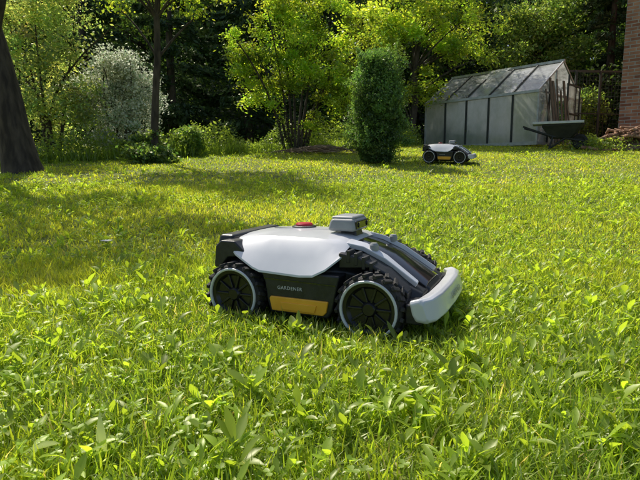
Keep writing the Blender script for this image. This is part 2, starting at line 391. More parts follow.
crown(a,rg,[(x,y,g+3.0,1.8,1.1,1.1),(x-1.0,y,g+2.6,1.4,0.9,0.8),(x+1.1,y,g+1.6,1.2,0.9,0.9),(x-0.4,y,g+4.2,1.2,0.9,0.7)],120,17000,0.09,(0.18,0.26,0.08),0.2,clumpvar=0.45,trunk=tr,limb_r=0.04,nlimb=20)
T('apple_tree',a,M_leaf)

# forest mass ------------------------------------------------------
rg=np.random.default_rng(40)
a=Acc()
def conifer(acc,x,y,H,Rb,n,col,ls=0.16):
    g=G(x,y); tube(acc,[(x,y,g-0.1),(x,y,g+H*0.5),(x,y,g+H)],[Rb*0.09,Rb*0.055,0.02],0,8)
    nb=int(26*H/3); hb=rg.random(nb)**0.9; ab=rg.random(nb)*6.283
    Lb=Rb*(1-hb)**0.8*(0.75+0.4*rg.random(nb))+0.15
    bi=rg.choice(nb,n,p=(Lb/Lb.sum())); t=rg.random(n)**0.6
    r=Lb[bi]*t; side=rg.normal(size=n)*0.13*Lb[bi]*(1.1-t)
    z=g+0.3+hb[bi]*(H-0.3)-0.28*r-rg.random(n)*0.22+0.1*t*Lb[bi]
    ca,sa=np.cos(ab[bi]),np.sin(ab[bi])
    P=np.stack([x+ca*r-sa*side,y+sa*r+ca*side,z],1)
    dv=np.stack([ca,sa,np.full(n,-0.5)],1)
    V,Q=leafquads(P,ls*(0.6+0.8*rg.random(n)),rg,0.3,0.35,dv)
    c=np.asarray(col)[None]*(0.6+0.8*rg.random((n,1)))
    acc.add(V,Q,2,np.repeat(c,4,0))
def decid(acc,x,y,H,W,n,col,ls=0.15):
    g=G(x,y); tr=np.array([[x,y,g-0.1],[x+0.1,y,g+H*0.25],[x-0.1,y,g+H*0.5],[x+0.1,y,g+H*0.75],[x,y,g+H*0.95]])
    tube(acc,tr,[W*0.06,W*0.05,W*0.04,W*0.025,0.02],0,8)
    bl=[(x+rg.normal()*W*0.35,y+rg.normal()*W*0.25,g+H*(0.2+0.7*rg.random()),W*(0.35+0.25*rg.random()),W*0.4,H*0.13) for _ in range(10)]
    crown(acc,rg,bl,140,n,ls,col,0.28,clumpvar=0.45,trunk=tr,limb_r=0.05,nlimb=16,inner=0.2)
cols=[(0.065,0.115,0.03),(0.085,0.14,0.04),(0.055,0.10,0.03),(0.11,0.175,0.045)]
for i,xx in enumerate(np.arange(-15,19,2.2)):
    decid(a,xx+rg.normal()*0.4,17.8+rg.random()*2.0,6.4+rg.random()*0.9,2.6,8000,cols[i%4])
for i,xx in enumerate(np.arange(-22,27,2.6)):
    decid(a,xx+rg.normal()*0.4,24+rg.random()*2,10+rg.random()*2,3.6,6500,cols[(i*3)%3],0.25)
for (x,y,H,Rb,n) in [(-3.9,13.5,6.4,1.5,14000),(-2.0,14.2,7.0,1.6,16000),(-6.6,14.5,7,1.7,12000),(4.6,18.4,7.0,1.8,11000),(9.3,16.6,7.5,1.9,13000),(0.9,16.5,6.8,1.7,13000)]:
    conifer(a,x,y,H,Rb,n,(0.04,0.075,0.032))
nU=55000; xu=-14+rg.random(nU)*30; yu=14.8+rg.random(nU)*3; hu=rg.random(nU)**1.2*(1.6+2.0*vnoise(xu,yu*0,0.9,5))
keep=~((xu>2.6)&(xu<7.8)&(yu<17.2)); xu,yu,hu=xu[keep],yu[keep],hu[keep]
P=np.stack([xu,yu,gz(xu,yu)+hu],1); V,Q=leafquads(P,0.12*(0.6+0.8*rg.random(len(xu))),rg,0.4)
cl=(0.6+0.8*vnoise(xu,hu,2.5,6))[:,None]
a.add(V,Q,1,np.repeat(np.array([0.06,0.105,0.028])[None]*cl,4,0))
nU=30000; xu=-32+rg.random(nU)*70; yu=28+rg.random(nU)*8; hu=rg.random(nU)*(11+3*vnoise(xu,yu,0.3,8))
V,Q=leafquads(np.stack([xu,yu,gz(xu,yu)+hu],1),0.8*(0.6+0.8*rg.random(nU)),rg,0.3,0.6); a.add(V,Q,1,np.repeat(np.array([0.045,0.08,0.028])[None]*(0.6+0.8*rg.random((nU,1))),4,0))
a.build('forest',[M_bark,M_dark,M_needle])

rg=np.random.default_rng(50)
a=Acc()
edge=[(-6.2,6.9),(-4.6,7.3),(-3.2,8.6),(-2.5,8.9),(-1.6,9.9),(0.2,10.5),(0.9,10.9),(2.0,12.3),(2.6,13.2)]
edge=np.array(edge)
def alongedge(n,w):
    t=rg.random(n)*(len(edge)-1); i=np.minimum(t.astype(int),len(edge)-2); f=(t-i)[:,None]
    p=edge[i]*(1-f)+edge[i+1]*f; p=p+np.abs(rg.normal(size=(n,1)))*w*np.array([[-0.35,0.9]])+rg.normal(size=(n,2))*0.08; return p
n=26000; p=alongedge(n,0.7); hm=0.12+0.6*vnoise(p[:,0],p[:,1],1.7,31)**1.5
h=rg.random(n)*hm
P=np.stack([p[:,0],p[:,1],gz(p[:,0],p[:,1])+h],1); V,Q=leafquads(P,0.055*(0.5+rg.random(n)),rg,0.6)
tone=vnoise(p[:,0],p[:,1],2.3,33)[:,None]
c=np.array([0.09,0.15,0.045])*(1-tone)+np.array([0.23,0.31,0.07])*tone; c=c*(0.7+0.6*rg.random((n,1)))
a.add(V,Q,1,np.repeat(c,4,0))
n=5000; p=alongedge(n,0.3); V,Q,k=strips(np.stack([p[:,0],p[:,1],gz(p[:,0],p[:,1])],1),rg.random(n)*6.28,0.1+0.2*rg.random(n),0.008+0.01*rg.random(n),rg.random(n)*0.4,0.2+rg.random(n),[0.7,1,0.7,0.1])
a.add(V,Q,1,np.repeat(np.array([0.18,0.26,0.05])[None]*(0.7+0.6*rg.random((n,1))),k,0))
a.build('undergrowth',[M_bark,M_leaf])

a=Acc(); x,y=-2.75,7.85; g=G(x,y)
crown(a,rg,[(x,y,g+0.12,0.35,0.2,0.14),(x+0.35,y+0.05,g+0.1,0.25,0.2,0.1),(x-0.05,y+0.4,g+0.28,0.3,0.2,0.2)],45,4500,0.06,(0.09,0.15,0.05),0.05)
T('perennial_plant',a,M_leaf)
a=Acc(); x,y=-2.35,9.3; g=G(x,y)
crown(a,rg,[(x,y,g+0.3,0.3,0.2,0.28)],30,3500,0.05,(0.16,0.24,0.08),0.06)
T('perennial_plant',a,M_leaf)

a=Acc(); 
for i in range(110):
    x=-0.05+rg.normal()*0.35; y=9.75+rg.normal()*0.12; g=G(x,y); L=0.15+0.35*rg.random(); az=rg.normal()*0.7
    z=g+0.03+rg.random()*0.12*math.exp(-((x)/0.6)**2)
    tube(a,[(x-L/2*math.cos(az),y-L/2*math.sin(az),z),(x,y,z+0.02),(x+L/2*math.cos(az),y+L/2*math.sin(az),z+rg.normal()*0.04)],[0.006,0.009,0.004],0,5)
a.build('brushwood_heap',[pmat('dry_twig',(0.2,0.13,0.08),0.9,0,(0.38,0.27,0.17),8)])

# ---------------------------------------------------------------- object helpers
def link(name,me,parent=None,mats=(),smooth=None,bevel=0,segs=3,sol=0,sub=0):
    for m in mats: me.materials.append(m)
    if smooth is not None:
        me.polygons.foreach_set('use_smooth',[True]*len(me.polygons)); me.set_sharp_from_angle(angle=R(smooth))
    o=bpy.data.objects.new(name,me); COL.objects.link(o)
    if parent: o.parent=parent
    if sol:
        s=o.modifiers.new('s','SOLIDIFY'); s.thickness=sol; s.offset=-1
    if sub:
        s=o.modifiers.new('ss','SUBSURF'); s.levels=sub; s.render_levels=sub
    if bevel:
        b=o.modifiers.new('b','BEVEL'); b.width=bevel; b.segments=segs; b.limit_method='ANGLE'; b.angle_limit=R(28); b.harden_normals=True
    return o
def bmbox(name,x0,x1,y0,y1,z0,z1,mat,parent=None,bevel=0.003,top=None,segs=3):
    me=bpy.data.meshes.new(name); t=top or (0,0,0,0)
    v=[(x0,y0,z0),(x1,y0,z0),(x1,y1,z0),(x0,y1,z0),(x0+t[0],y0+t[2],z1),(x1-t[1],y0+t[2],z1),(x1-t[1],y1-t[3],z1),(x0+t[0],y1-t[3],z1)]
    f=[(3,2,1,0),(4,5,6,7),(0,1,5,4),(1,2,6,5),(2,3,7,6),(3,0,4,7)]
    me.from_pydata(v,[],f); return link(name,me,parent,[mat],40 if bevel else None,bevel,segs)
def prism(name,poly,y0,y1,mat,parent=None,bevel=0.003):
    n=len(poly); v=[(p[0],y0,p[1]) for p in poly]+[(p[0],y1,p[1]) for p in poly]
    f=[tuple(range(n)),tuple(range(2*n-1,n-1,-1))]+[(i,i+n,(i+1)%n+n,(i+1)%n) for i in range(n)]
    me=bpy.data.meshes.new(name); me.from_pydata(v,[],f)
    bm=bmesh.new(); bm.from_mesh(me); bmesh.ops.recalc_face_normals(bm,faces=bm.faces); bm.to_mesh(me); bm.free()
    return link(name,me,parent,[mat],40,bevel)
def loft(name,secs,mat,parent=None,closed=True,bevel=0.0,sol=0,sm=35,sub=0):
    v=[];rings=[]
    for x,hp in secs:
        if closed: ring=hp+[(-p[0],p[1]) for p in reversed(hp) if abs(p[0])>1e-6]
        else: ring=[(-p[0],p[1]) for p in reversed(hp) if abs(p[0])>1e-6]+hp
        rings.append(len(ring)); v+=[(x,p[0],p[1]) for p in ring]
    n=rings[0]; f=[]
    for i in range(len(secs)-1):
        for j in range(n if closed else n-1):
            j2=(j+1)%n; f.append((i*n+j,i*n+j2,(i+1)*n+j2,(i+1)*n+j))
    if closed: f.append(tuple(range(n))); f.append(tuple(range((len(secs)-1)*n,len(secs)*n))[::-1])
    me=bpy.data.meshes.new(name); me.from_pydata(v,[],f)
    bm=bmesh.new(); bm.from_mesh(me); bmesh.ops.recalc_face_normals(bm,faces=bm.faces)
    if not closed:
        s=sum(ff.normal.z for ff in bm.faces)
        if s<0: bmesh.ops.reverse_faces(bm,faces=bm.faces)
    bm.to_mesh(me); bm.free()
    return link(name,me,parent,[mat],sm,bevel,3,sol,sub)
def lathe(name,prof,mat,parent,loc,side=1,seg=48,axis='y'):
    v=[];f=[];n=len(prof)
    for i in range(seg):
        a=2*math.pi*i/seg
        for r,o in prof:
            if axis=='y': v.append((loc[0]+r*math.cos(a),loc[1]+o*side,loc[2]+r*math.sin(a)))
            else: v.append((loc[0]+r*math.cos(a),loc[1]+r*math.sin(a),loc[2]+o))
    for i in range(seg):
        for j in range(n-1):
            i2=(i+1)%seg; f.append((i*n+j,i*n+j+1,i2*n+j+1,i2*n+j))
    me=bpy.data.meshes.new(name); me.from_pydata(v,[],f)
    bm=bmesh.new(); bm.from_mesh(me); bmesh.ops.remove_doubles(bm,verts=bm.verts,dist=1e-5); bmesh.ops.recalc_face_normals(bm,faces=bm.faces); bm.to_mesh(me); bm.free()
    return link(name,me,parent,[mat],30)
def empty(name,loc=(0,0,0),rot=(0,0,0)):
    e=bpy.data.objects.new(name,None); COL.objects.link(e); e.location=loc; e.rotation_euler=rot; e.empty_display_size=0.1; return e
def beam(name,p,q,w,mat,parent=None,h=None):
    p=Vector(p);q=Vector(q);d=(q-p).normalized(); up=Vector((0,0,1)) if abs(d.z)<0.95 else Vector((1,0,0))
    s=d.cross(up).normalized(); u=s.cross(d); h=h or w
    v=[]
    for c in (p,q):
        for a,b in ((-1,-1),(1,-1),(1,1),(-1,1)): v.append(c+s*a*w/2+u*b*h/2)
    me=bpy.data.meshes.new(name); me.from_pydata([tuple(x) for x in v],[],[(3,2,1,0),(4,5,6,7),(0,1,5,4),(1,2,6,5),(2,3,7,6),(3,0,4,7)])
    return link(name,me,parent,[mat])

# ---------------------------------------------------------------- mower
K_black=pmat('black_plastic',(0.016,0.017,0.018),0.38,0,(0.028,0.028,0.029),60,0.08,400,rvar=0.08)
K_hub=pmat('hub_plastic',(0.008,0.008,0.009),0.3,0,(0.013,0.013,0.013),60)
K_gloss=pmat('gloss_black',(0.012,0.012,0.014),0.14,0,coat=0.5)
K_white=pmat('light_shell',(0.60,0.61,0.64),0.25,0,(0.66,0.67,0.69),9,0,coat=0.3,rvar=0.05)
K_grey=pmat('grey_plastic',(0.27,0.28,0.28),0.45,0,(0.33,0.34,0.34),30)
K_orange=pmat('orange_plastic',(0.92,0.46,0.04),0.4,0,(0.85,0.40,0.03),18)
K_red=pmat('red_plastic',(0.5,0.012,0.03),0.35)
K_rubber=pmat('rubber',(0.014,0.014,0.014),0.75,0,(0.035,0.032,0.026),25,0.2,120)
K_label=pmat('label_white',(0.6,0.6,0.6),0.5)
def wheel(par,x,side,idx,r=0.096,w=0.066):
    c=(x,side*0.205,r)
    tyre=[(r*0.62,-w/2),(r*0.86,-w/2),(r*0.93,-w/2+0.006),(r*0.945,0),(r*0.93,w/2-0.006),(r*0.87,w/2),(r*0.80,w/2+0.001),(r*0.76,w/2-0.004)]
    lathe('tyre_%d'%idx,tyre,K_rubber,par,c,side)
    ring=[(r*0.76,w/2-0.006),(r*0.765,w/2+0.003),(r*0.785,w/2+0.0045),(r*0.825,w/2+0.0045),(r*0.84,w/2+0.002),(r*0.84,w/2-0.003)]
    lathe('wheel_ring_%d'%idx,ring,K_white,par,c,side)
    hub=[(0.0001,w/2-0.002),(r*0.16,w/2-0.002),(r*0.2,w/2-0.006),(r*0.24,w/2-0.014),(r*0.58,w/2-0.012),(r*0.66,w/2-0.003),(r*0.765,w/2-0.002),(r*0.765,-w/2),(0.0001,-w/2)]
    lathe('hub_%d'%idx,hub,K_hub,par,c,side)
    bm=bmesh.new()
    def bx(M,sx,sy,sz):
        g=bmesh.ops.create_cube(bm,size=1.0,matrix=M@Matrix.Diagonal((sx,sy,sz,1)))
    for k in range(10):
        a=2*math.pi*k/10; M=Matrix.Translation(c)@Matrix.Rotation(a,4,'Y')@Matrix.Translation((r*0.42,side*(w/2-0.012),0)); bx(M,r*0.44,0.010,0.007)
    o=bpy.data.meshes.new('spokes_%d'%idx); bm.to_mesh(o); bm.free(); link('spokes_%d'%idx,o,par,[K_hub],40,0.002,2)
    bm=bmesh.new()
    n=20
    for k in range(n):
        for s2 in (-1,1):
            a=2*math.pi*(k+0.25*s2)/n
            M=Matrix.Translation(c)@Matrix.Rotation(a,4,'Y')@Matrix.Translation((r*0.955,s2*w*0.26,0))@Matrix.Rotation(s2*0.35,4,'X')
            bx(M,r*0.10,w*0.52,0.0115)
    o=bpy.data.meshes.new('tread_%d'%idx); bm.to_mesh(o); bm.free(); link('tread_%d'%idx,o,par,[K_rubber],40,0.0015,2)
def make_mower(x,y,yaw,z=None,tilt=(0,0)):
    zz=G(x,y) if z is None else z
    P=empty('robot_lawn_mower',(x,y,zz),(tilt[0],tilt[1],R(-yaw))); P.scale=(MS,MS,MS)
    loft('chassis',[(-0.30,[(0,0.15),(0.12,0.15),(0.15,0.12),(0.15,0.07),(0,0.07)]),(-0.27,[(0,0.17),(0.15,0.17),(0.165,0.14),(0.165,0.05),(0,0.045)]),
        (0.24,[(0,0.17),(0.15,0.17),(0.165,0.14),(0.165,0.05),(0,0.045)]),(0.33,[(0,0.13),(0.14,0.13),(0.155,0.11),(0.155,0.06),(0,0.06)])],K_black,P,bevel=0.006)
    for s in (-1,1):
        n_='l' if s>0 else 'r'
        def yy(a,b): return (a,b) if s>0 else (-b,-a)
        poly=[(-0.100,0.052),(0.082,0.052),(0.096,0.075),(0.108,0.13),(0.118,0.176),(-0.135,0.182),(-0.118,0.14),(-0.110,0.085)]
        prism('side_pod_'+n_,poly,*yy(0.14,0.220),K_black,P,0.006)
        oi=[(-0.092,0.060),(0.070,0.060),(0.080,0.070),(0.086,0.102),(-0.096,0.102),(-0.100,0.095)]
        prism('orange_insert_'+n_,oi,*yy(0.215,0.2255),K_orange,P,0.003)
        hi=[(-0.060,0.066),(0.045,0.066),(0.052,0.088),(-0.062,0.088)]
        prism('insert_panel_'+n_,hi,*yy(0.224,0.2285),K_orange,P,0.0015)
        prism('pod_groove_'+n_,[(-0.118,0.150),(0.105,0.146),(0.106,0.150),(-0.119,0.154)],*yy(0.2195,0.2215),K_gloss,P,0)
        fe=[(-0.312,0.165),(-0.305,0.232),(-0.285,0.25),(-0.235,0.25),(-0.20,0.22),(-0.16,0.20),(-0.135,0.18),(-0.15,0.172),(-0.17,0.19),(-0.21,0.205),(-0.26,0.198),(-0.29,0.165)]
        prism('rear_fender_'+n_,fe,*yy(0.10,0.196),K_black,P,0.005)
        ff=[(0.10,0.19),(0.10,0.235),(0.16,0.225),(0.235,0.19),(0.30,0.14),(0.30,0.115),(0.275,0.14),(0.235,0.178),(0.19,0.197),(0.14,0.193)]
        prism('front_guard_'+n_,ff,*yy(0.11,0.185),K_black,P,0.005)
        for k in range(5):
            xk=0.125+0.022*k; zk=0.238-0.0012*k*k*1.6-0.004*k
            bmbox('guard_rib_%d'%k,xk,xk+0.010,s*0.165-0.022,s*0.165+0.022,zk-0.03,zk+0.004,K_black,P,0.002)
    def prof(hw,z0,z1,k=0.62,c=0.06): return [(0,z1),(hw*k,z1),(hw,z1-c),(hw*0.99,z0),(0,z0)]
    loft('upper_shell',[(-0.315,prof(0.11,0.15,0.215)),(-0.29,prof(0.165,0.14,0.243)),(-0.20,prof(0.195,0.15,0.248)),(0.06,prof(0.195,0.15,0.246)),(0.12,prof(0.165,0.14,0.236)),(0.20,prof(0.13,0.13,0.210)),(0.335,prof(0.115,0.09,0.130,c=0.03))],K_black,P,bevel=0.008)
    def lp(top,zc,yb,zb,yc=0.135): return [(0,top),(0.07,top-0.001),(yc,top-0.008),(yc+0.014,zc),((yc+0.014+yb)/2,(zc+zb)/2+0.002),(yb,zb),(yb+0.001,zb-0.006)]
    loft('top_cover',[(-0.268,lp(0.255,0.242,0.165,0.236,0.118)),(-0.258,lp(0.262,0.248,0.182,0.228,0.126)),(-0.225,lp(0.267,0.252,0.205,0.214)),(-0.155,lp(0.271,0.255,0.226,0.184)),(-0.13,lp(0.272,0.256,0.229,0.176)),
        (0.0,lp(0.272,0.256,0.230,0.171)),(0.04,lp(0.271,0.255,0.229,0.174)),(0.075,lp(0.267,0.251,0.220,0.192)),(0.103,lp(0.260,0.246,0.198,0.217,0.125)),(0.112,lp(0.254,0.242,0.180,0.226,0.118))],K_white,P,closed=False,sol=0.008,bevel=0.0025,sm=22)
    bmbox('cover_hatch_seam',-0.205,0.0,-0.0015,0.0015,0.2695,0.2725,K_grey,P,0)
    bmbox('rear_block',-0.335,-0.268,-0.172,0.172,0.165,0.262,K_black,P,0.010,top=(0.015,0,0.02,0.02))
    bmbox('rear_vent',-0.340,-0.33,-0.12,0.12,0.19,0.225,K_gloss,P,0.002)
    bmbox('rear_latch',-0.315,-0.280,-0.178,-0.150,0.215,0.235,K_gloss,P,0.003)
    lathe('button_base',[(0.0001,0.266),(0.042,0.266),(0.040,0.275),(0.034,0.277),(0.0001,0.277)],K_black,P,(-0.12,0.05,0),axis='z')
    lathe('stop_button',[(0.0001,0.275),(0.029,0.275),(0.029,0.281),(0.025,0.285),(0.015,0.286),(0.0001,0.286)],K_red,P,(-0.12,0.05,0),axis='z')
    bmbox('module_neck',0.035,0.10,-0.035,0.035,0.245,0.282,K_black,P,0.006,top=(0.012,0.008,0.006,0.006))
    bmbox('vision_module',0.012,0.105,-0.066,0.066,0.277,0.316,K_grey,P,0.012,top=(0.010,0.004,0.007,0.007),segs=4)
    bmbox('module_cap',0.020,0.097,-0.054,0.054,0.3145,0.322,K_grey,P,0.004,top=(0.006,0.006,0.006,0.006))
    bmbox('module_glass',0.099,0.107,-0.056,0.056,0.284,0.308,K_gloss,P,0.003)
    for s in (-1,1):
        o=lathe('camera_lens_%d'%(s+1),[(0.0001,0.0),(0.008,0.0),(0.008,0.004),(0.0001,0.005)],K_gloss,P,(0,0,0),axis='z'); o.rotation_euler=(0,R(90),0); o.location=(0.106,s*0.036,0.296)
    loft('hood_panel',[(0.10,[(0,0.256),(0.06,0.254),(0.080,0.246)]),(0.16,[(0,0.240),(0.055,0.238),(0.08,0.230)]),(0.22,[(0,0.215),(0.055,0.213),(0.08,0.205)]),(0.325,[(0,0.145),(0.06,0.144),(0.085,0.137)])],K_gloss,P,closed=False,sol=0.012,bevel=0.002)
    for s in (-1,1):
        v=[(0.100,s*0.086,0.262),(0.100,s*0.125,0.254),(0.15,s*0.086,0.252),(0.15,s*0.116,0.244),(0.215,s*0.094,0.222),(0.215,s*0.116,0.214),(0.31,s*0.110,0.158),(0.31,s*0.124,0.152)]
        me=bpy.data.meshes.new('hood_arm'); f=[(0,1,3,2),(2,3,5,4),(4,5,7,6)]
        me.from_pydata(v,[],f); bm=bmesh.new(); bm.from_mesh(me)
        for q in bm.faces:
            if q.normal.z<0: q.normal_flip()
        bm.to_mesh(me); bm.free()
        link('hood_arm_%s'%('l' if s>0 else 'r'),me,P,[K_white],40,0.003,2,0.016)
        lathe('sensor_knob_%s'%('l' if s>0 else 'r'),[(0.0001,0.0),(0.013,0.0),(0.013,0.016),(0.009,0.022),(0.0001,0.023)],K_grey,P,(0.175,s*0.098,0.232),axis='z',seg=24)
    Y=[-0.235,-0.228,-0.20,-0.12,0,0.12,0.20,0.228,0.235]
    v=[];f=[]; dz=0.008
    for y_ in Y:
        t=abs(y_)/0.235; xo=0.388-0.020*t**3-(0.010 if t>0.95 else 0); sh=0.008 if t>0.99 else 0
        ring=[(xo-0.048+sh,0.122-sh),(xo-0.020,0.130-sh),(xo-0.008,0.124-sh),(xo+0.006,0.074+sh),(xo-0.002,0.066+sh),(xo-0.030+sh,0.068+sh),(xo-0.040+sh,0.087)]
        v+=[(a,y_,b+dz) for a,b in ring]
    n=7
    for i in range(len(Y)-1):
        for j in range(n): f.append((i*n+j,(i+1)*n+j,(i+1)*n+(j+1)%n,i*n+(j+1)%n))
    f.append(tuple(range(n))); f.append(tuple(range((len(Y)-1)*n,len(Y)*n))[::-1])
    me=bpy.data.meshes.new('bumper'); me.from_pydata(v,[],f); bm=bmesh.new(); bm.from_mesh(me); bmesh.ops.recalc_face_normals(bm,faces=bm.faces); bm.to_mesh(me); bm.free()
    link('bumper',me,P,[K_white],30,0.004,3)
    bmbox('bumper_mount',0.27,0.35,-0.185,0.185,0.070,0.122,K_black,P,0.006)
    for s in (-1,1): bmbox('bumper_end_%d'%(s+1),0.300,0.344,s*0.195-0.026,s*0.195+0.026,0.066,0.118,K_black,P,0.005)
    lathe('cutting_disc',[(0.0001,0.03),(0.10,0.03),(0.11,0.036),(0.11,0.045),(0.0001,0.05)],K_black,P,(0,0,0),axis='z')
    i=0
    for xx in (-0.218,0.206):
        for s in (-1,1): wheel(P,xx,s,i); i+=1
    def txt(name,body,size,loc,rot,mat):
        c=bpy.data.curves.new(name,'FONT'); c.body=body; c.size=size; c.extrude=0.0003; c.align_x='CENTER'; c.align_y='CENTER'; c.materials.append(mat); c.space_character=1.15
        o=bpy.data.objects.new(name,c); COL.objects.link(o); o.parent=P; o.location=loc; o.rotation_euler=rot
    txt('side_lettering','GARDENER',0.014,(-0.035,-0.2208,0.128),(R(90),0,0),K_label)
    txt('front_lettering','GARDENER',0.024,(0.3898,0.02,0.1065),(R(75),R(0),R(90)),K_grey)
    return P
make_mower(MOW[0],MOW[1],MOW[2],z=-0.006,tilt=(R(1.0),0))
g7=G(1.95,7.75)
make_mower(1.95,7.75,24.0,z=g7+0.002,tilt=(R(4.5),R(2)))

# ---------------------------------------------------------------- greenhouse
phi=R(47); w,Lg=2.6,3.2; He,Hr=1.25,2.1
GH=empty('greenhouse',(5.2,12.2,1.2),(0,0,-phi+math.pi))
K_alu=pmat('aluminium_frame',(0.5,0.51,0.5),0.4,0.3,(0.36,0.37,0.36),10)
K_darkframe=pmat('dark_frame',(0.03,0.035,0.03),0.6)
def glassmat(name,c1,c2,tr_,dt,gl):
    m,nt,out=newmat(name); N=nt.nodes; L=nt.links
    tc=N.new('ShaderNodeTexCoord'); mp=N.new('ShaderNodeMapping'); mp.inputs['Scale'].default_value=(1,1,0.5); L.new(tc.outputs['Object'],mp.inputs[0])
    no=N.new('ShaderNodeTexNoise'); no.inputs['Scale'].default_value=2.5; no.inputs['Detail'].default_value=9; no.inputs['Roughness'].default_value=0.65; L.new(mp.outputs[0],no.inputs['Vector'])
    cr=N.new('ShaderNodeValToRGB'); cr.color_ramp.elements[0].position=0.36; cr.color_ramp.elements[0].color=(*c1,1); cr.color_ramp.elements[1].position=0.6; cr.color_ramp.elements[1].color=(*c2,1); L.new(no.outputs[0],cr.inputs[0])
    d=N.new('ShaderNodeBsdfDiffuse'); t=N.new('ShaderNodeBsdfTranslucent'); L.new(cr.outputs[0],d.inputs[0]); L.new(cr.outputs[0],t.inputs[0])
    g=N.new('ShaderNodeBsdfGlossy'); g.inputs['Roughness'].default_value=0.12
    tr=N.new('ShaderNodeBsdfTransparent'); tr.inputs[0].default_value=(0.95,0.97,0.95,1)
    m1=N.new('ShaderNodeMixShader'); m1.inputs[0].default_value=dt; L.new(d.outputs[0],m1.inputs[1]); L.new(t.outputs[0],m1.inputs[2])
    mr=N.new('ShaderNodeMapRange'); mr.inputs[1].default_value=0.35; mr.inputs[2].default_value=0.65; mr.inputs[3].default_value=tr_*1.6; mr.inputs[4].default_value=tr_*0.4; L.new(no.outputs[0],mr.inputs[0])
    m2=N.new('ShaderNodeMixShader'); L.new(mr.outputs[0],m2.inputs[0]); L.new(m1.outputs[0],m2.inputs[1]); L.new(tr.outputs[0],m2.inputs[2])
    m3=N.new('ShaderNodeMixShader'); m3.inputs[0].default_value=gl; L.new(m2.outputs[0],m3.inputs[1]); L.new(g.outputs[0],m3.inputs[2])
    L.new(m3.outputs[0],out.inputs[0]); return m
K_panel=glassmat('milky_panel',(0.7,0.76,0.64),(0.93,0.94,0.90),0.16,0.62,0.10)
K_roofp=glassmat('roof_panel',(0.7,0.73,0.68),(0.9,0.92,0.9),0.45,0.5,0.16)
def quad(name,pts,mat,parent,th=0.0):
    me=bpy.data.meshes.new(name); me.from_pydata(pts,[],[tuple(range(len(pts)))]); return link(name,me,parent,[mat],None,0,3,th)
def GP(x,y,z): return (x,-y,z)
nb=5
for i in range(nb):
    x0=Lg*i/nb+0.02; x1=Lg*(i+1)/nb-0.02
    quad('side_panel_%d'%i,[GP(x0,0,0.06),GP(x1,0,0.06),GP(x1,0,He-0.02),GP(x0,0,He-0.02)],K_panel,GH)
    quad('back_panel_%d'%i,[GP(x0,w,0.06),GP(x1,w,0.06),GP(x1,w,He-0.02),GP(x0,w,He-0.02)],K_roofp,GH)
    quad('roof_front_%d'%i,[GP(x0,-0.02,He+0.01),GP(x1,-0.02,He+0.01),GP(x1,w/2-0.02,Hr-0.01),GP(x0,w/2-0.02,Hr-0.01)],K_roofp,GH)
    quad('roof_back_%d'%i,[GP(x0,w+0.02,He+0.01),GP(x1,w+0.02,He+0.01),GP(x1,w/2+0.02,Hr-0.01),GP(x0,w/2+0.02,Hr-0.01)],K_roofp,GH)
for i in range(nb+1):
    x=Lg*i/nb; fm=K_alu if i in(0,nb) else K_darkframe
    beam('post_f%d'%i,GP(x,-0.012,0),GP(x,-0.012,He),0.04,fm,GH); beam('post_b%d'%i,GP(x,w+0.012,0),GP(x,w+0.012,He),0.04,fm,GH)
    beam('rafter_f%d'%i,GP(x,-0.03,He+0.02),GP(x,w/2,Hr+0.02),0.035,K_alu if i in (0,nb) else K_darkframe,GH); beam('rafter_b%d'%i,GP(x,w+0.03,He+0.02),GP(x,w/2,Hr+0.02),0.035,K_alu,GH)
beam('eave_f',GP(-0.03,-0.03,He),GP(Lg+0.03,-0.03,He),0.06,K_alu,GH); beam('eave_b',GP(-0.03,w+0.03,He),GP(Lg+0.03,w+0.03,He),0.06,K_alu,GH)
beam('ridge',GP(-0.03,w/2,Hr+0.035),GP(Lg+0.03,w/2,Hr+0.035),0.06,K_alu,GH)
for nm,y in (('sill_f',-0.02),('sill_b',w+0.02)): beam(nm,GP(-0.03,y,0.03),GP(Lg+0.03,y,0.03),0.08,K_alu,GH,0.08)
for nm,x in (('gable_near',0),('gable_far',Lg)):
    xs=-0.01 if x==0 else 0.01
    beam(nm+'_sill',GP(x+xs,0,0.03),GP(x+xs,w,0.03),0.06,K_alu,GH)
    ys=[0.0,0.55,0.9,1.7,2.1,w]
    hts=lambda y: He+(Hr-He)*(1-abs(y-w/2)/(w/2))
    for i in range(5):
        if x==0 and i==2: 
            continue
        a0,a1=ys[i]+0.02,ys[i+1]-0.02
        pts=[GP(x,a0,0.06),GP(x,a1,0.06),GP(x,a1,hts(a1)-0.03)]
        if a0<w/2<a1: pts.append(GP(x,w/2,Hr-0.03))
        pts.append(GP(x,a0,hts(a0)-0.03)); quad(nm+'_panel_%d'%i,pts,K_roofp,GH)
    for i in range(1,5): beam(nm+'_mullion_%d'%i,GP(x+xs,ys[i],0.0),GP(x+xs,ys[i],hts(ys[i])),0.04,K_darkframe if i%2 else K_alu,GH)
    beam(nm+'_rail',GP(x+xs*2,0,He),GP(x+xs*2,w,He),0.04,K_alu,GH)
quad('door_panel',[GP(-0.05,1.55,0.08),GP(-0.05,2.3,0.08),GP(-0.05,2.3,1.55),GP(-0.05,1.55,1.55)],K_roofp,GH)
for (p,q) in [((-0.06,1.53,0.05),(-0.06,1.53,1.58)),((-0.06,2.32,0.05),(-0.06,2.32,1.58)),((-0.06,1.5,1.58),(-0.06,2.35,1.58)),((-0.06,1.5,0.85),(-0.06,2.35,0.85))]:
    beam('door_frame',GP(*p),GP(*q),0.04,K_darkframe,GH)
quad('roof_vent',[GP(1.35,0.62,1.82),GP(1.9,0.62,1.82),GP(1.9,w/2-0.05,Hr+0.06),GP(1.35,w/2-0.05,Hr+0.06)],K_roofp,GH,0.0)
rg=np.random.default_rng(60); a=Acc()
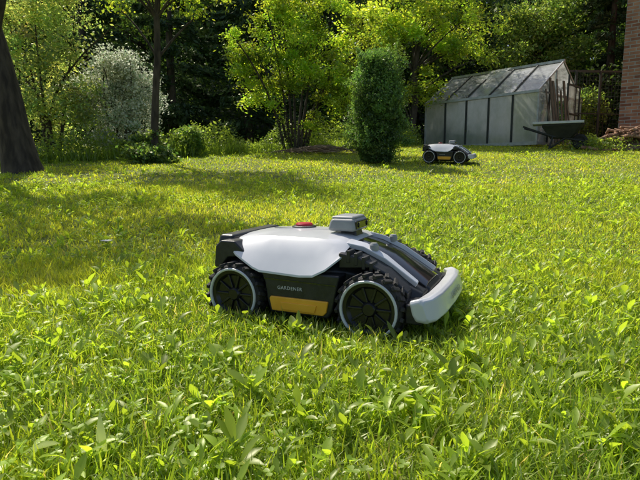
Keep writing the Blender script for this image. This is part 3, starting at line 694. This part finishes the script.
for k in range(7):
    lx=0.35+k*0.42; ly=0.35+0.3*rg.random(); th=-phi+math.pi
    wx=5.2+math.cos(th)*lx-math.sin(th)*(-ly); wy=12.2+math.sin(th)*lx+math.cos(th)*(-ly)
    hh=0.5+0.6*rg.random()
    tube(a,[(wx,wy,1.2),(wx,wy,1.2+hh)],[0.015,0.01],0,5)
    crown(a,rg,[(wx,wy,1.2+hh*0.55,0.22,0.22,hh*0.5)],14,700,0.09,(0.05,0.1,0.03),0.08)
T('tomato_plants',a,M_dark)

K_wood=pmat('weathered_wood',(0.10,0.07,0.045),0.85,0,(0.2,0.15,0.10),6,0.4,30,stretch=(4,4,0.6))
WP=empty('wooden_planks',(5.2,12.2,1.2),(0,0,-phi+math.pi))
for k in range(7):
    yy=0.2+0.17*k+random.uniform(-0.05,0.05); hh=random.uniform(0.9,1.65)
    beam('plank_%d'%k,GP(-0.26-random.random()*0.08,yy+random.uniform(-0.06,0.06),0.0),GP(-0.07-0.012*k,yy+random.uniform(-0.04,0.04),hh),random.choice([0.05,0.08,0.11]),K_wood,WP,0.02)

# ---------------------------------------------------------------- wheelbarrow
K_tray=pmat('dark_tray',(0.02,0.022,0.02),0.5,0.1,(0.035,0.035,0.03),8,0.1)
K_pale=pmat('pale_board',(0.68,0.68,0.64),0.6,0,(0.55,0.55,0.5),8)
K_dk=pmat('dark_steel',(0.03,0.03,0.03),0.55,0.3)
WB=empty('wheelbarrow',(5.40,11.35,G(5.40,11.35)),(0,0,R(-25))); WB.scale=(0.85,0.85,0.85)
def tray():
    top=[(-0.48,-0.3),(0.42,-0.33),(0.5,-0.2),(0.5,0.2),(0.42,0.33),(-0.48,0.3)]; bot=[(-0.28,-0.2),(0.2,-0.2),(0.24,-0.12),(0.24,0.12),(0.2,0.2),(-0.28,0.2)]
    v=[(x,y,0.60+0.02*(x>0)) for x,y in top]+[(x,y,0.30) for x,y in bot]; n=6
    f=[(i,(i+1)%n,(i+1)%n+n,i+n) for i in range(n)]+[tuple(range(n,2*n))]
    me=bpy.data.meshes.new('tray'); me.from_pydata(v,[],f); link('tray',me,WB,[K_tray],None,0,3,0.012)
    for i in range(n): beam('rim_%d'%i,(top[i][0],top[i][1],0.605+0.02*(top[i][0]>0)),(top[(i+1)%n][0],top[(i+1)%n][1],0.605+0.02*(top[(i+1)%n][0]>0)),0.03,K_dk,WB)
tray()
bmbox('board',-0.72,0.48,-0.38,0.22,0.638,0.70,K_pale,WB,0.006)
for s in (-1,1):
    beam('handle_%d'%s,(-0.85,s*0.28,0.56),(-0.25,s*0.22,0.34),0.032,K_dk,WB); beam('rail_%d'%s,(-0.25,s*0.22,0.34),(0.52,s*0.06,0.2),0.032,K_dk,WB)
    beam('leg_%d'%s,(-0.22,s*0.21,0.34),(-0.3,s*0.24,0.0),0.032,K_dk,WB); beam('brace_%d'%s,(-0.3,s*0.24,0.02),(0.12,s*0.17,0.32),0.028,K_dk,WB)
    beam('grip_%d'%s,(-0.95,s*0.29,0.595),(-0.85,s*0.28,0.56),0.042,K_rubber,WB)
beam('leg_cross',(-0.29,-0.24,0.08),(-0.29,0.24,0.08),0.028,K_dk,WB)
lathe('wheel_tyre',[(0.10,-0.03),(0.14,-0.045),(0.18,-0.035),(0.195,0),(0.18,0.035),(0.14,0.045),(0.10,0.03)],K_rubber,WB,(0.42,0,0.19),1,32)
lathe('wheel_rim',[(0.0001,-0.04),(0.03,-0.04),(0.035,-0.01),(0.11,-0.02),(0.11,0.02),(0.035,0.01),(0.03,0.04),(0.0001,0.04)],K_dk,WB,(0.42,0,0.19),1,24)

# ---------------------------------------------------------------- wire fence
FN=empty('wire_fence',(0,0,0))
A=Vector((6.75,13.6,1.2)); B=Vector((8.2,13.9,1.2)); 
for k,t in enumerate([0,0.5,1.0]):
    p=A.lerp(B,t); beam('fence_post_%d'%k,(p.x,p.y,1.1),(p.x,p.y,3.2),0.05,K_darkframe,FN)
beam('top_rail',(A.x-0.3,A.y,3.18),(B.x,B.y,3.22),0.05,K_darkframe,FN)
beam('mid_rail',(A.x,A.y,2.1),(B.x,B.y,2.1),0.03,K_darkframe,FN)
a=Acc()
for k in range(16):
    t=k/15; p=A.lerp(B,t); tube(a,[(p.x,p.y-0.035,1.2),(p.x,p.y-0.035,3.15)],[0.003,0.003],0,4)
for k in range(20):
    z=1.25+0.1*k; tube(a,[(A.x,A.y-0.04,z),(B.x,B.y-0.04,z)],[0.003,0.003],0,4)
o=a.build('fence_mesh',[K_darkframe]); o.parent=FN
rg=np.random.default_rng(66); a=Acc()
for k in range(6): tube(a,bez((6.9+0.22*k,14.3,1.1),(6.8+0.22*k,14.3,2.0),(6.9+0.22*k+rg.normal()*0.2,14.2,2.9),6),np.linspace(0.02,0.006,6),0,5)
crown(a,rg,[(7.3,14.3,2.0,0.9,0.3,0.9),(7.0,14.3,1.5,0.6,0.3,0.5)],90,7000,0.08,(0.14,0.21,0.06),0.13)
T('climbing_plant',a,M_leaf)

# ---------------------------------------------------------------- brick house
def brickmat():
    m,nt,out=newmat('brickwork'); N=nt.nodes; L=nt.links
    p=N.new('ShaderNodeBsdfPrincipled'); p.inputs['Roughness'].default_value=0.9; L.new(p.outputs[0],out.inputs[0])
    tc=N.new('ShaderNodeTexCoord'); s=N.new('ShaderNodeSeparateXYZ'); L.new(tc.outputs['Object'],s.inputs[0])
    ad=N.new('ShaderNodeMath'); ad.operation='ADD'; L.new(s.outputs[0],ad.inputs[0]); L.new(s.outputs[1],ad.inputs[1])
    cb=N.new('ShaderNodeCombineXYZ'); L.new(ad.outputs[0],cb.inputs[0]); L.new(s.outputs[2],cb.inputs[1])
    br=N.new('ShaderNodeTexBrick'); br.inputs['Scale'].default_value=1.0; br.inputs['Brick Width'].default_value=0.25; br.inputs['Row Height'].default_value=0.078
    br.inputs['Mortar Size'].default_value=0.010; br.inputs['Color1'].default_value=(0.24,0.085,0.045,1); br.inputs['Color2'].default_value=(0.46,0.23,0.13,1); br.inputs['Mortar'].default_value=(0.38,0.34,0.29,1)
    L.new(cb.outputs[0],br.inputs['Vector'])
    no=N.new('ShaderNodeTexNoise'); no.inputs['Scale'].default_value=5; no.inputs['Detail'].default_value=8; L.new(tc.outputs['Object'],no.inputs['Vector'])
    mr=N.new('ShaderNodeMapRange'); mr.inputs[3].default_value=0.5; mr.inputs[4].default_value=1.45; L.new(no.outputs[0],mr.inputs[0])
    mx=N.new('ShaderNodeMix'); mx.data_type='RGBA'; mx.blend_type='MULTIPLY'; mx.inputs[0].default_value=1; L.new(br.outputs[0],mx.inputs[6]); L.new(mr.outputs[0],mx.inputs[7]); L.new(mx.outputs[2],p.inputs['Base Color'])
    b=N.new('ShaderNodeBump'); b.invert=True; b.inputs['Strength'].default_value=0.8; b.inputs['Distance'].default_value=0.01; L.new(br.outputs[1],b.inputs['Height']); L.new(b.outputs[0],p.inputs['Normal'])
    return m
K_brick=brickmat(); K_roof=pmat('roof_tiles',(0.13,0.05,0.035),0.8,0,(0.2,0.08,0.05),12,0.5)
K_wframe=pmat('window_frame',(0.7,0.7,0.68),0.5); K_wglass=pmat('window_glass',(0.02,0.025,0.03),0.08)
HB=empty('brick_house',(7.13,12.2,0.9),(0,0,R(-40)))
bmbox('walls',0,6,0,5,0,5.6,K_brick,HB,0)
bmbox('plinth',-0.04,6.04,-0.04,5.04,-0.3,0.45,K_roof,HB,0)
me=bpy.data.meshes.new('roof'); me.from_pydata([(-0.4,-0.5,5.45),(6.4,-0.5,5.45),(6.4,2.5,7.6),(-0.4,2.5,7.6),(-0.4,5.5,5.45),(6.4,5.5,5.45)],[],[(0,1,2,3),(3,2,5,4)]); link('roof',me,HB,[K_roof],None,0,3,0.15)
me=bpy.data.meshes.new('gable'); me.from_pydata([(0,0,5.6),(0,5,5.6),(0,2.5,7.45),(6,0,5.6),(6,5,5.6),(6,2.5,7.45)],[],[(0,2,1),(3,4,5)]); link('gable_walls',me,HB,[K_brick])
for i,(x0,z0) in enumerate([(1.6,1.3),(3.9,1.3),(1.6,3.7),(3.9,3.7)]):
    bmbox('window_%d'%i,x0,x0+1.0,-0.03,0.02,z0,z0+1.2,K_wglass,HB,0)
    for (a0,a1,b0,b1) in [(x0-.06,x0,z0-.06,z0+1.26),(x0+1,x0+1.06,z0-.06,z0+1.26),(x0,x0+1,z0-.06,z0),(x0,x0+1,z0+1.2,z0+1.26),(x0+.48,x0+.52,z0,z0+1.2)]:
        bmbox('window_frame_%d'%i,a0,a1,-0.06,0.01,b0,b1,K_wframe,HB,0)

def mound():
    n=60; cx,cy=7.0,11.4
    xs=np.linspace(-1.1,1.5,n); ys=np.linspace(-0.7,0.7,36)
    X,Y=np.meshgrid(xs,ys); e=np.clip(1-(X/0.95)**2*np.where(X>0,0.5,1)-(Y/0.6)**2,0,1)
    Z=gz(X+cx,Y+cy)-0.06+0.44*np.sqrt(e)*(0.5+0.6*vnoise(X,Y,3,50))+0.07*vnoise(X,Y,14,51)*e
    V=np.stack([X+cx,Y+cy,Z],-1).reshape(-1,3); nx=n; i,j=np.meshgrid(np.arange(n-1),np.arange(35)); a=(j*nx+i).ravel()
    build('soil_mound',V,np.stack([a,a+1,a+nx+1,a+nx],1),None,np.full((len(V),3),0.1),[pmat('soil',(0.12,0.07,0.045),0.95,0,(0.3,0.19,0.13),9,1.0,40)],True)
    rg=np.random.default_rng(90); a=Acc()
    for k in range(95):
        x=cx-0.05+rg.normal()*0.45; y=cy-0.25+rg.normal()*0.16
        e=max(0,1-((x-cx)/0.95)**2*(0.5 if x>cx else 1)-((y-cy)/0.6)**2)
        z=G(x,y)+0.42*math.sqrt(e)+rg.random()*0.06; az=rg.normal()*0.7; L=0.10+0.16*rg.random(); r=0.015+0.025*rg.random(); dz=rg.normal()*0.03
        tube(a,[(x-L*math.cos(az),y-L*math.sin(az),z-dz),(x-L*0.98*math.cos(az),y-L*0.98*math.sin(az),z-dz),(x+L*0.98*math.cos(az),y+L*0.98*math.sin(az),z+dz),(x+L*math.cos(az),y+L*math.sin(az),z+dz)],[0.001,r,r*0.9,0.001],0,7)
    a.build('woodpile',[pmat('split_wood',(0.2,0.10,0.055),0.9,0,(0.4,0.24,0.14),12,0.5)])
mound()
rg=np.random.default_rng(70); a=Acc()
n=3800; x=6.3+rg.normal(size=n)*0.33; y=11.35+rg.normal(size=n)*0.3; V,Q=leafquads(np.stack([x,y,gz(x,y)+0.02+rg.random(n)*0.36*vnoise(x,y,3,60)],1),0.055*(0.5+rg.random(n)),rg,0.5)
a.add(V,Q,1,np.repeat(np.array([0.2,0.28,0.06])[None]*(0.6+0.8*rg.random((n,1))),4,0))
T('weeds',a,M_leaf)

# ---------------------------------------------------------------- light
sd=Vector((-0.42,0.72,1.0)).normalized()
sl=bpy.data.lights.new('sun','SUN'); sl.energy=5.0; sl.angle=R(0.5); sl.color=(1,0.94,0.83)
so=bpy.data.objects.new('sun',sl); COL.objects.link(so); so.rotation_euler=sd.to_track_quat('Z','Y').to_euler()
W=bpy.data.worlds.new('World'); scn.world=W; W.use_nodes=True; nt=W.node_tree
sky=nt.nodes.new('ShaderNodeTexSky'); sky.sky_type='NISHITA'; sky.sun_disc=False
sky.sun_elevation=math.asin(sd.z); sky.sun_rotation=math.atan2(sd.x,sd.y)%(2*math.pi); sky.dust_density=2.5
bg=nt.nodes['Background']; nt.links.new(sky.outputs[0],bg.inputs[0]); bg.inputs[1].default_value=0.14
scn.view_settings.view_transform='Standard'; scn.view_settings.look='None'; scn.view_settings.exposure=0

# ---------------------------------------------------------------- camera
cd=bpy.data.cameras.new('camera'); cd.lens=28.1; cd.sensor_width=36; cd.clip_start=0.02; cd.clip_end=2000
co=bpy.data.objects.new('camera',cd); COL.objects.link(co); co.location=(0,0,0.465); co.rotation_euler=(R(90-7.4),0,0)
scn.camera=co
